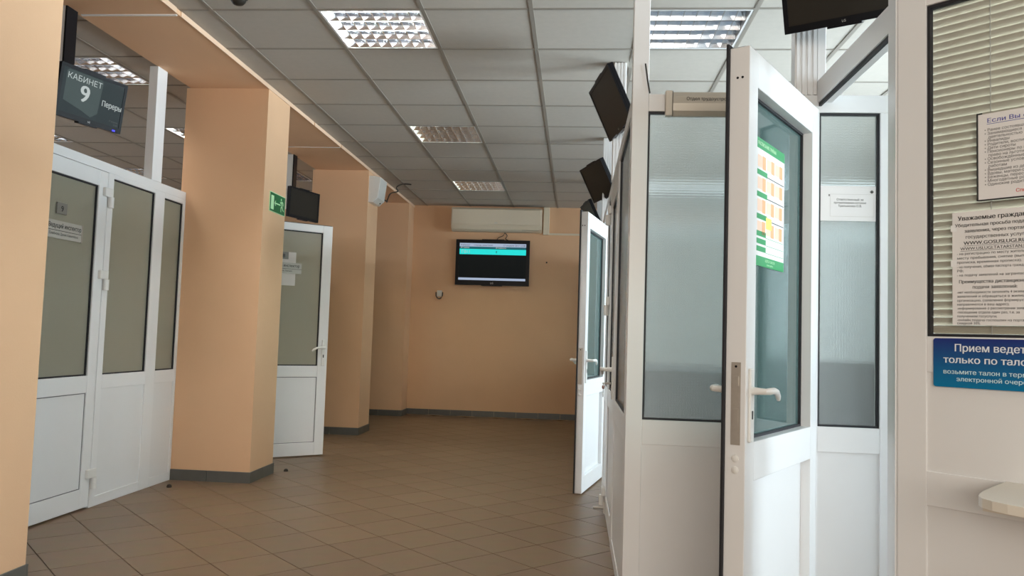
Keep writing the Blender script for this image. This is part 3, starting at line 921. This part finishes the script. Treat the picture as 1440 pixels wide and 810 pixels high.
# ------------------------------------------------------------------ end wall things
ac = thing('air_conditioner', 'long cream split air conditioner under the ceiling on the end wall', 'air conditioner', (-1.715, YB, 2.51))
prof = [(0, 0), (-.12, 0), (-.175, .03), (-.195, .075), (-.20, .20), (-.19, .29), (-.165, .315), (0, .315)]
MB().prism([(y, z) for y, z in prof], 'x', 0, 1.225).build('body', CREAM, ac)
B('front_panel', CREAM, ac, .012, 1.213, -.206, -.19, .085, .29, bev=.004)
MB().prism([(-.181, .022), (-.176, .018), (-.199, .068), (-.204, .072)], 'x', .03, 1.195).build('air_flap', pmat('cream_flap', (.66, .58, .45, 1), .45), ac)
B('dark_slot', BLACK, ac, .96, 1.19, -.168, -.150, .018, .026)
B('badge', SILVERPLATE, ac, .59, .63, -.2075, -.2055, .10, .112)
tag(B('pipe_cover', CREAM, None, -.472, -.392, YB - .06, YB, 2.49, CZ - .002, bev=.004), 'upright cream pipe cover right of the air conditioner', 'pipe cover')
tag(B('cable_duct', CREAM, None, -.39, .20, YB - .022, YB, 2.492, 2.516), 'thin cream cable duct running right from the pipe cover', 'cable duct')
tag(MB().tube(smooth([(-.95, YB - .02, 2.405), (-.985, YB - .012, 2.43), (-.965, YB - .012, 2.47), (-1.0, YB - .015, 2.512)]), .006, 6).tube(smooth([(-1.11, YB - .02, 2.405), (-1.08, YB - .012, 2.44), (-1.02, YB - .012, 2.47), (-1.0, YB - .015, 2.512)]), .005, 6).build('power_cable', CABLE), 'dark cable loop between television and air conditioner', 'cable')
wh = thing('wall_hook', 'small white wall bracket with a dark hook left of the television', 'wall hook', (-1.873, YB, 1.642))
B('bracket_plate', WHITE, wh, -.035, .035, -.012, 0, -.03, .055, bev=.004)
MB().tube([(-.045, -.02, .03), (-.043, -.022, -.02), (-.025, -.024, -.05), (0, -.024, -.06), (.025, -.024, -.05), (.043, -.022, -.02), (.045, -.02, .03)], .008, 8).build('hook', CABLE, wh, smooth=True)
tag(B('wall_plug', INK, None, -.425, -.405, YB - .006, YB, 2.105, 2.125), 'tiny dark screw plug in the wall right of the television', 'wall plug')

# wall speaker
sp = thing('wall_speaker', 'white wedge-shaped speaker on the far pillar by the ceiling', 'speaker', (XP, 8.36, 2.50))
MB().prism([(0, .0), (.045, .0), (.10, .05), (.125, .27), (.06, .285), (0, .285)], 'y', 0, .30).build('body', WHITE, sp)
MB().prism([(.048, .008), (.098, .052), (.1215, .262), (.1285, .262), (.105, .048), (.053, .0)], 'y', .02, .28).build('grille', pmat('pale_grey_mesh', (.6, .6, .57, 1), .6), sp)
B('knob', BLACK, sp, .07, .085, .20, .212, .012, .022)
tag(MB().tube(smooth([(XP + .06, 8.67, 2.60), (XP + .09, 8.80, 2.585), (XP + .06, 8.95, 2.60), (XP + .03, 9.10, 2.66), (XP + .05, 9.16, 2.74), (XP + .13, 9.18, 2.77), (XP + .12, 9.14, 2.81), (XP + .18, 9.2, CZ - .006), (XP + .28, 9.22, CZ - .006)]), .008, 6).build('speaker_cable', CABLE), 'dark looping cable from the wall speaker to the ceiling', 'cable')

# dome camera on the ceiling
dc = thing('dome_camera', 'small black dome camera on the ceiling, cut by the top edge', 'camera', (-1.845, 4.015, CZ + .004))
MB().lathe([(.05, 0), (.05, -.014), (.044, -.018)], n=24).build('base', BLACK, dc, smooth=True)
MB().lathe([(.042, -.018), (.038, -.036), (.026, -.05), (.008, -.056)], n=24).build('dome', SCREEN, dc, smooth=True)

# exit sign on pillar 2: local x -> +Y, readable from +X
es = thing('exit_sign', 'green emergency exit sign with running man on the second pillar', 'sign', (XP + .001, 5.632, 1.967), HP)
B('sign_plate', GREENSIGN, es, 0, .296, -.004, 0, 0, .138)
g = MB()
for q in ((-.004, .300, -.004, 0), (-.004, .300, .138, .142), (-.004, 0, 0, .138), (.296, .300, 0, .138)):
    g.box(q[0], q[1], -.0042, 0, q[2], q[3])
g.build('sign_border', GLOW, es)
B('door_symbol', GLOW, es, .018, .072, -.0052, -.0042, .014, .118)
g = MB()
g.box(.098, .205, -.0052, -.0042, .064, .073)
g.prism([(.085, .0685), (.108, .090), (.112, .084), (.100, .0685), (.112, .053), (.108, .047)], 'y', -.0052, -.0042)
g.build('arrow_symbol', GLOW, es)
man = MB()
man.lathe([(.0095, 0), (.0095, .001)], n=14)
bmesh.ops.transform(man.bm, matrix=Matrix.Translation((.218, -.0042, .112)) @ Matrix.Rotation(HP, 4, 'X'), verts=man.bm.verts[:])
def limb(a, b, w0, w1):
    a, b = Vector((a[0], a[1])), Vector((b[0], b[1])); d = (b - a).normalized(); nn = Vector((-d.y, d.x))
    man.prism([tuple(a + nn * w0), tuple(a - nn * w0), tuple(b - nn * w1), tuple(b + nn * w1)], 'y', -.0052, -.0042)
limb((.230, .100), (.238, .062), .011, .008)
limb((.230, .098), (.205, .082), .0045, .004); limb((.205, .082), (.196, .094), .004, .0035)
limb((.234, .098), (.258, .090), .0045, .004); limb((.258, .090), (.262, .070), .004, .0035)
limb((.238, .064), (.216, .048), .007, .005); limb((.216, .048), (.218, .018), .005, .004)
limb((.238, .064), (.252, .040), .007, .005); limb((.252, .040), (.276, .030), .005, .004)
man.build('running_man_symbol', GLOW, es)

# door plates on door 1 (local frame of a plane at the door: x -> +Y)
def plane_thing(name, label, cat, loc, rz, group=None):
    return thing(name, label, cat, loc, rz, group)
np1 = plane_thing('number_plate', 'small grey square plate with a nine on the left door glass', 'sign', (XL + .0115 - .012 - .006 + .0, 4.118, 1.693), HP)
np1.location.x = XL - .0135
B('plate', GREYPLATE, np1, 0, .085, -.006, 0, 0, .062)
text('lettering', '9', .045, .043, .014, INK, np1, y=-.0068, align='CENTER', bold=.03)
np2 = plane_thing('door_nameplate', 'pale nameplate for the leading inspector on the left door glass', 'sign', (XL - .0135, 4.02, 1.555), HP)
B('plate', SILVERPLATE, np2, 0, .33, -.007, 0, 0, .098)
B('end_clip', INK, np2, 0, .018, -.009, -.0005, -.002, .10)
B('end_clip', STEEL, np2, .322, .332, -.009, -.0005, -.002, .10)
text('lettering', 'Ведущий инспектор', .036, .03, .058, INK, np2, y=-.0078, width=.285, bold=.015)
B('printed_rule', INK, np2, .02, .322, -.0076, -.007, .042, .0445)
text('lettering', 'Семёнова Дания Камилевна', .02, .04, .018, INK, np2, y=-.0078, width=.25)

# plates on door 2 (door-local plane at its glass)
d2x = Vector((math.cos(a2), math.sin(a2), 0)); d2n = Vector((math.sin(a2), -math.cos(a2), 0))
def on_d2(s_, z):
    p = Vector((-2.845, 6.352, 0)) + d2x * s_ - d2n * .0165
    return (p.x, p.y, z)
sheet = plane_thing('paper_sheet', 'pale paper sheet taped behind the nameplate on the ajar door', 'paper', on_d2(.33, 1.473), a2)
B('sheet', PAPER, sheet, 0, .205, -.0009, -.0002, 0, .29)
np3 = plane_thing('door_nameplate', 'pale inspector nameplate on the ajar door glass', 'sign', on_d2(.28, 1.578), a2)
B('plate', SILVERPLATE, np3, 0, .305, -.008, -.001, 0, .092)
text('lettering', 'Ведущий инспектор', .034, .015, .055, INK, np3, y=-.0086, width=.27, bold=.015)
B('printed_rule', INK, np3, 0, .305, -.0084, -.008, .038, .0405)
text('lettering', 'Хабибуллина Лилия', .018, .02, .015, INK, np3, y=-.0086, width=.2)
np4 = plane_thing('number_plate', 'small grey square plate with an eight on the ajar door glass', 'sign', on_d2(.385, 1.70), a2)
B('plate', GREYPLATE, np4, 0, .082, -.006, -.001, 0, .062)
text('lettering', '8', .045, .041, .014, INK, np4, y=-.0068, align='CENTER', bold=.03)

# ------------------------------------------------------------------ right side things
os_ = thing('department_sign', 'beige department sign hung across the top of the patterned glass partition', 'sign', (.342, FY - .001, 2.011))
MB().prism([(0, 0), (-.012, 0), (-.024, .02), (-.028, .05), (-.024, .08), (-.012, .1005), (0, .1005)], 'x', .03, .50).build('sign_face', PLATE, os_)
B('end_cap', PLATE, os_, .0, .028, -.030, 0, -.002, .1025, bev=.002)
B('end_cap', PLATE, os_, .502, .53, -.030, 0, -.002, .1025, bev=.002)
B('cap_line', INK, os_, .0285, .0300, -.0295, -.0005, .0005, .1005)
text('lettering', 'Отдел трудоустройства', .0185, .0835, .062, INK, os_, y=-.0290, width=.208, bold=.012)
tag(MB().tube([(.259, FY - .012, 2.23), (.268, FY - .010, 2.17), (.279, FY - .008, 2.108)], .0035, 6).build('cable', CABLE), 'short dark cable leaning from the corner post onto the top rail', 'cable')

fp = thing('paper_notice', 'white fire safety notice taped to the glass behind the doorway', 'notice', (.968, FY - .0005 + .006, 1.596))
fp.location.y = FY + .012
B('sheet', PAPER, fp, 0, .218, -.0012, -.0002, 0, .142)
text('lettering', 'Ответственный за', .012, .118, .083, INK, fp, y=-.0017, align='CENTER')
text('lettering', 'противопожарное состояние', .012, .118, .070, INK, fp, y=-.0017, align='CENTER', width=.125)
text('lettering', 'Третьякова О.В.', .012, .118, .057, INK, fp, y=-.0017, align='CENTER')
g = MB()
for q in ((.040, .212, .018, .0188), (.040, .212, .108, .1088), (.040, .0408, .018, .108), (.2112, .212, .018, .108)):
    g.box(q[0], q[1], -.0016, -.0012, q[2], q[3])
g.build('printed_frame', SILVERPLATE, fp)
g = MB().box(.196, .210, -.0016, -.0012, .116, .122).box(.199, .207, -.0016, -.0012, .113, .126)
g.build('printed_mark', GREYPLATE, fp)
B('printed_mark', GREYPLATE, fp, .034, .039, -.0016, -.0012, .100, .108)
cb = thing('cabinet', 'dark grey cabinet blurred behind the lower part of the doorway glass', 'cabinet', (.98, 3.75, 0))
B('body', DARKCAB, cb, 0, .9, 0, .45, 0, 1.02)
for k in range(2):
    dd = B('cabinet_door', DARKCAB, cb, .004 + .45 * k, .446 + .45 * k, -.018, -.001, .06, 1.01, bev=.002)
    B('knob', STEEL, dd, .40 if k == 0 else .48, .42 if k == 0 else .50, -.035, -.018, .55, .57)

dk = thing('desk', 'dark desk blurred behind the patterned glass below the department sign', 'desk', (.32, 3.62, 0))
B('desk_top', DARKCAB, dk, 0, .60, 0, 1.1, .93, .96)
B('desk_side', DARKCAB, dk, 0, .03, 0, 1.1, 0, .93)
B('desk_side', DARKCAB, dk, .57, .60, 0, 1.1, 0, .93)
B('back_panel', DARKCAB, dk, .03, .57, .02, .04, .1, .93)

# green calendar poster on door 5 glass
d5x = Vector((math.cos(a5), math.sin(a5), 0)); d5n = Vector((-math.sin(a5), math.cos(a5), 0))   # local +y = visible side
def on_d5(s_, z, off=.040):
    p = Vector((.950, 3.221, 0)) + d5x * s_ - d5n * (off - .001)
    return (p.x, p.y, z)
PW, PH = .31, .44
po = thing('calendar_poster', 'white and green calendar poster on the open door glass', 'poster', on_d5(.614, 1.358, .0445), math.atan2(-d5x.y, -d5x.x))
B('sheet', PAPER, po, 0, PW, -.001, 0, 0, PH)
B('printed_band', POSTERGREEN, po, 0, PW, -.0014, -.001, PH - .036, PH)
B('printed_band', POSTERGREEN, po, 0, PW, -.0014, -.001, 0, .034)
text('lettering', 'РАСПИСАНИЕ ПРИЁМА', .017, .012, PH - .024, GLOW, po, y=-.0020, bold=.02)
text('lettering', 'АДРЕСА ОФИСОВ', .012, .15, .018, GLOW, po, y=-.0020, align='CENTER')
text('lettering', 'время работы', .010, .15, .006, GLOW, po, y=-.0020, align='CENTER')
for r in range(4):
    zt = PH - .045 - r * .076
    if r:
        B('printed_tab', POSTERGREEN, po, .008, .115, -.0014, -.001, zt - .006, zt + .012)
        B('printed_rule', INK, po, .115, PW - .006, -.0013, -.001, zt - .004, zt - .001)
    for c in range(3):
        xx = .012 + c * .094
        B('printed_block', POSTERORANGE, po, xx + .052, xx + .086, -.0014, -.001, zt - .058, zt - .012)
        B('printed_block', pmat('poster_peach_%d_%d' % (r, c), (.86, .60, .46, 1), .7), po, xx + .002, xx + .05, -.0013, -.001, zt - .055, zt - .014)
B('printed_patch', POSTERYELLOW, po, .105, .165, -.0016, -.0010, .135, .175)
for r in range(3):
    B('printed_tab', POSTERGREEN, po, .008, .105, -.0014, -.001, .050 + r * .026, .068 + r * .026)
    B('printed_rule', POSTERGREEN, po, .105, PW - .006, -.0013, -.001, .049 + r * .026, .0505 + r * .026)

# keys in the lock of door 3
kr = thing('key_ring', 'key ring with a brown tag hanging in the closed right door', 'keys', (XR - .012, 4.362, .855))
MB().tube([(-.03, 0, 0), (0, 0, 0)], .006, 8).box(-.045, -.030, -.011, .011, -.003, .003).build('key', STEEL, kr)
ring = [(-.040, .018 * math.cos(a), -.018 + .018 * math.sin(a)) for a in [k * math.pi / 8 for k in range(17)]]
MB().tube(ring, .002, 6).build('ring', CHROME, kr)
B('key_tag', RED, kr, -.046, -.034, -.018, .016, -.030, -.012, bev=.002)
MB().lathe([(.020, -.002), (.020, .002)], n=18).build('token', CHROME, kr).matrix_local = Matrix.Translation((-.040, .0, -.056)) @ Matrix.Rotation(HP, 4, 'Y')

# blinds behind the service window
nd = Vector((-.70710678, -.70710678, 0)); ed = Vector((.70710678, -.70710678, 0))
def on_panel(t_, d, z):
    p = Vector((.95, 2.435, 0)) + ed * t_ + nd * d
    return (p.x, p.y, z)
bl = thing('venetian_blind', 'cream venetian blind closed behind the service window glass', 'blind', on_panel(.082, -.045, 0), e45)
sl = MB()
a = math.radians(62)
prof = []
for k in range(5):
    q = (k - 2) / 2
    bow = .0022 * (1 - q * q)
    prof.append((-.0125 * q * math.cos(a) - bow * math.sin(a), .0125 * q * math.sin(a) * -1 * -1 - bow * math.cos(a)))
prof2 = [(y + .0006 * math.sin(a), z + .0006 * math.cos(a)) for y, z in prof][::-1]
sl.prism(prof + prof2, 'x', 0, 1.05)
slm = sl.mesh('slat', SLAT)
k = 0
zz = 1.15
while zz < 2.165:
    if not (2.065 < zz < 2.072):
        share('slat', slm, bl, (0, 0, zz))
    zz += .0232
for xx in (.16, .55, .92):
    MB().tube([(xx, -.016, 1.135), (xx, -.016, 2.17)], .0012, 6).build('ladder_cord', WHITE, bl)
B('bottom_bar', SLAT, bl, 0, 1.05, -.012, .012, 1.125, 1.138, bev=.002)
B('head_rail', SLAT, bl, 0, 1.05, -.014, .014, 2.17, 2.20, bev=.002)

# papers on the service window
n1 = thing('paper_notice', 'upper notice with blue heading in a dark frame on the service window', 'notice', on_panel(.217, -.010, 1.511), e45)
B('sheet', PAPER, n1, 0, .297, -.0012, -.0002, 0, .24)
g = MB().box(-.004, 0, -.003, .001, -.003, .243).box(0, .297, -.003, .001, -.004, -.0002).box(.297, .301, -.003, .001, -.003, .243).box(-.004, .010, -.003, .001, .2402, .244)
g.build('dark_frame', INK, n1)
text('lettering', 'Если Вы отписываетесь:', .017, .022, .214, BLUEINK, n1, y=-.0018, bold=.012, width=.245)
B('underline', BLUEINK, n1, .022, .267, -.0016, -.0012, .2095, .2108)
rows = ['• Ранее состоявшие на учете', '• Занимающиеся        или', '   деятельностью', '• Инвалиды', '• Родители, воспитывающие детей', '• Дети сироты', '• Пенсионеры по возрасту', '   право на льготную пенсию', '• Освобождённые из учреждений', '• Сезонные условия, работы', '   работам', '• Вышедшие из декрета (при наличии)', '• Вдовы, матери-одиночки', '• Беженцы, переселенцы', '• Многодетные родители', '• Одинокие родители (опекуны)']
for k, r_ in enumerate(rows):
    text('lettering', r_, .0112, .016, .190 - k * .0102, INK, n1, y=-.0018)
text('lettering', 'Список документов', .013, .092, .012, REDINK, n1, y=-.0018, bold=.015)

n2 = thing('paper_notice', 'lower notice headed with dear citizens taped to the service window', 'notice', on_panel(.1485, -.010, 1.162), e45)
B('sheet', PAPER, n2, 0, .215, -.0012, -.0002, 0, .319)
for zt in (.265, .165):
    B('tape', TAPE, n2, -.004, .012, -.0016, -.0012, zt, zt + .018)
rows2 = [('Уважаемые граждане!', .0168, .295, .185, .03), ('Убедительная просьба подавать', .0130, .277, .200, .022), ('заявления, через портал', .0128, .260, .150, .022), ('государственных услуг', .0128, .243, .145, .012),
         ('WWW.GOSUSLUGI.RU', .0138, .2255, .155, .022), ('WWW.USLUGI.TATARSTAN.RU', .0120, .2105, .172, .012),
         ('- на регистрацию по месту жительства', .0098, .1975, .19, 0), ('месту пребывания, снятие (выписка', .0098, .1850, .19, 0), ('прописка, временная прописка);', .0098, .1730, .16, 0), ('- на получение, обмен паспорта гражданина', .0098, .1600, .19, 0), ('РФ;', .0098, .1490, .016, 0), ('- на подачу заявлений на загранпаспорт', .0098, .1370, .19, 0),
         ('Преимущества дистанционной', .0128, .1175, .18, .022), ('подачи заявлений:', .0128, .1020, .11, .012),
         ('-нет необходимости заполнять 4 экземпляра', .0094, .0890, .19, 0), ('заявлений и обращаться в жилищную', .0094, .0775, .19, 0), ('организацию, (заявления формируются и', .0094, .0660, .19, 0), ('направляются в ваш адрес);', .0094, .0550, .13, 0), ('-информирование о рассмотрении заявления', .0094, .0440, .19, 0), ('-посещение отдела один раз, т.е. за', .0094, .0330, .155, 0), ('получением госуслуги;', .0094, .0220, .10, 0), ('-онлайн подача госпошлин на портале со', .0094, .0115, .19, 0), ('скидкой 30%.', .0094, .0025, .06, 0)]
for s_, sz, z_, w_, bo in rows2:
    cx = bo > 0
    o = text('lettering', s_, sz, .1075 if cx else .012, z_, INK, n2, y=-.0018, align='CENTER' if cx else 'LEFT', width=w_, bold=bo if bo else .006)
for z_, w_ in ((.2225, .155), (.208, .172)):
    B('underline', INK, n2, .1075 - w_ / 2, .1075 + w_ / 2, -.0016, -.0012, z_ - .0004, z_ + .0004)

bs = thing('blue_sign', 'blue reception by ticket sign under the service window', 'sign', on_panel(.102, .0005, 0), e45)
r = .007
W_, z0_, z1_ = .318, .988, 1.1245
pts = []
for cx, cz, a0 in ((W_ - r, z1_ - r, 0), (r, z1_ - r, 90), (r, z0_ + r, 180), (W_ - r, z0_ + r, 270)):
    for q in range(5):
        an = math.radians(a0 + q * 22.5)
        pts.append((cx + r * math.cos(an), cz + r * math.sin(an)))
MB().prism(pts, 'y', -.004, 0).build('sign_plate', BLUESIGN, bs)
for s_, sz, z_, w_, mt, bo in (('Прием ведется', .0285, 1.0885, .204, SIGNTEXT, .02), ('только по талонам', .0265, 1.0560, .262, SIGNTEXT, .02), ('возьмите талон в терминале', .0175, 1.0255, .264, CYANTEXT, .014), ('электронной очереди', .0170, 1.0060, .195, CYANTEXT, .014)):
    text('lettering', s_, sz, W_ / 2, z_, mt, bs, y=-.0048, align='CENTER', width=w_, bold=bo)

# writing shelf
sf = thing('writing_shelf', 'small cream writing shelf with a rounded corner below the blue sign', 'shelf', on_panel(0, 0, .73), e45)
pts = [(.285, -.001), (.293, -.12), (.303, -.22), (.312, -.27), (.322, -.305), (.338, -.328), (.365, -.345), (.40, -.357), (.435, -.363), (.70, -.365), (.95, -.365), (1.0, -.34), (1.02, -.30), (1.03, -.001)]
MB().prism(pts, 'z', -.004, .018).build('shelf_top', SHELFM, sf)
for xx in (.58, .93):
    MB().prism([(-.001, -.004), (-.30, -.004), (-.30, -.016), (-.02, -.16), (-.001, -.16)], 'x', xx, xx + .02).build('bracket', WHITE, sf)
B('support_batten', SHELFM, sf, .33, 1.0, -.30, -.02, -.016, -.0045)

# floor bits
for lab, (px, py) in (('tiny dark door stop on the floor at the near corner of the exit-sign pillar', (-2.72, 5.26)), ('tiny dark door stop on the floor beyond the exit-sign pillar', (-2.20, 6.05))):
    dsn = tag(MB().lathe([(.016, 0.0), (.017, .008), (.012, .018), (.004, .021)], (px, py, .0), 12).build('door_stop', RUBBER, smooth=True), lab, 'door stop')
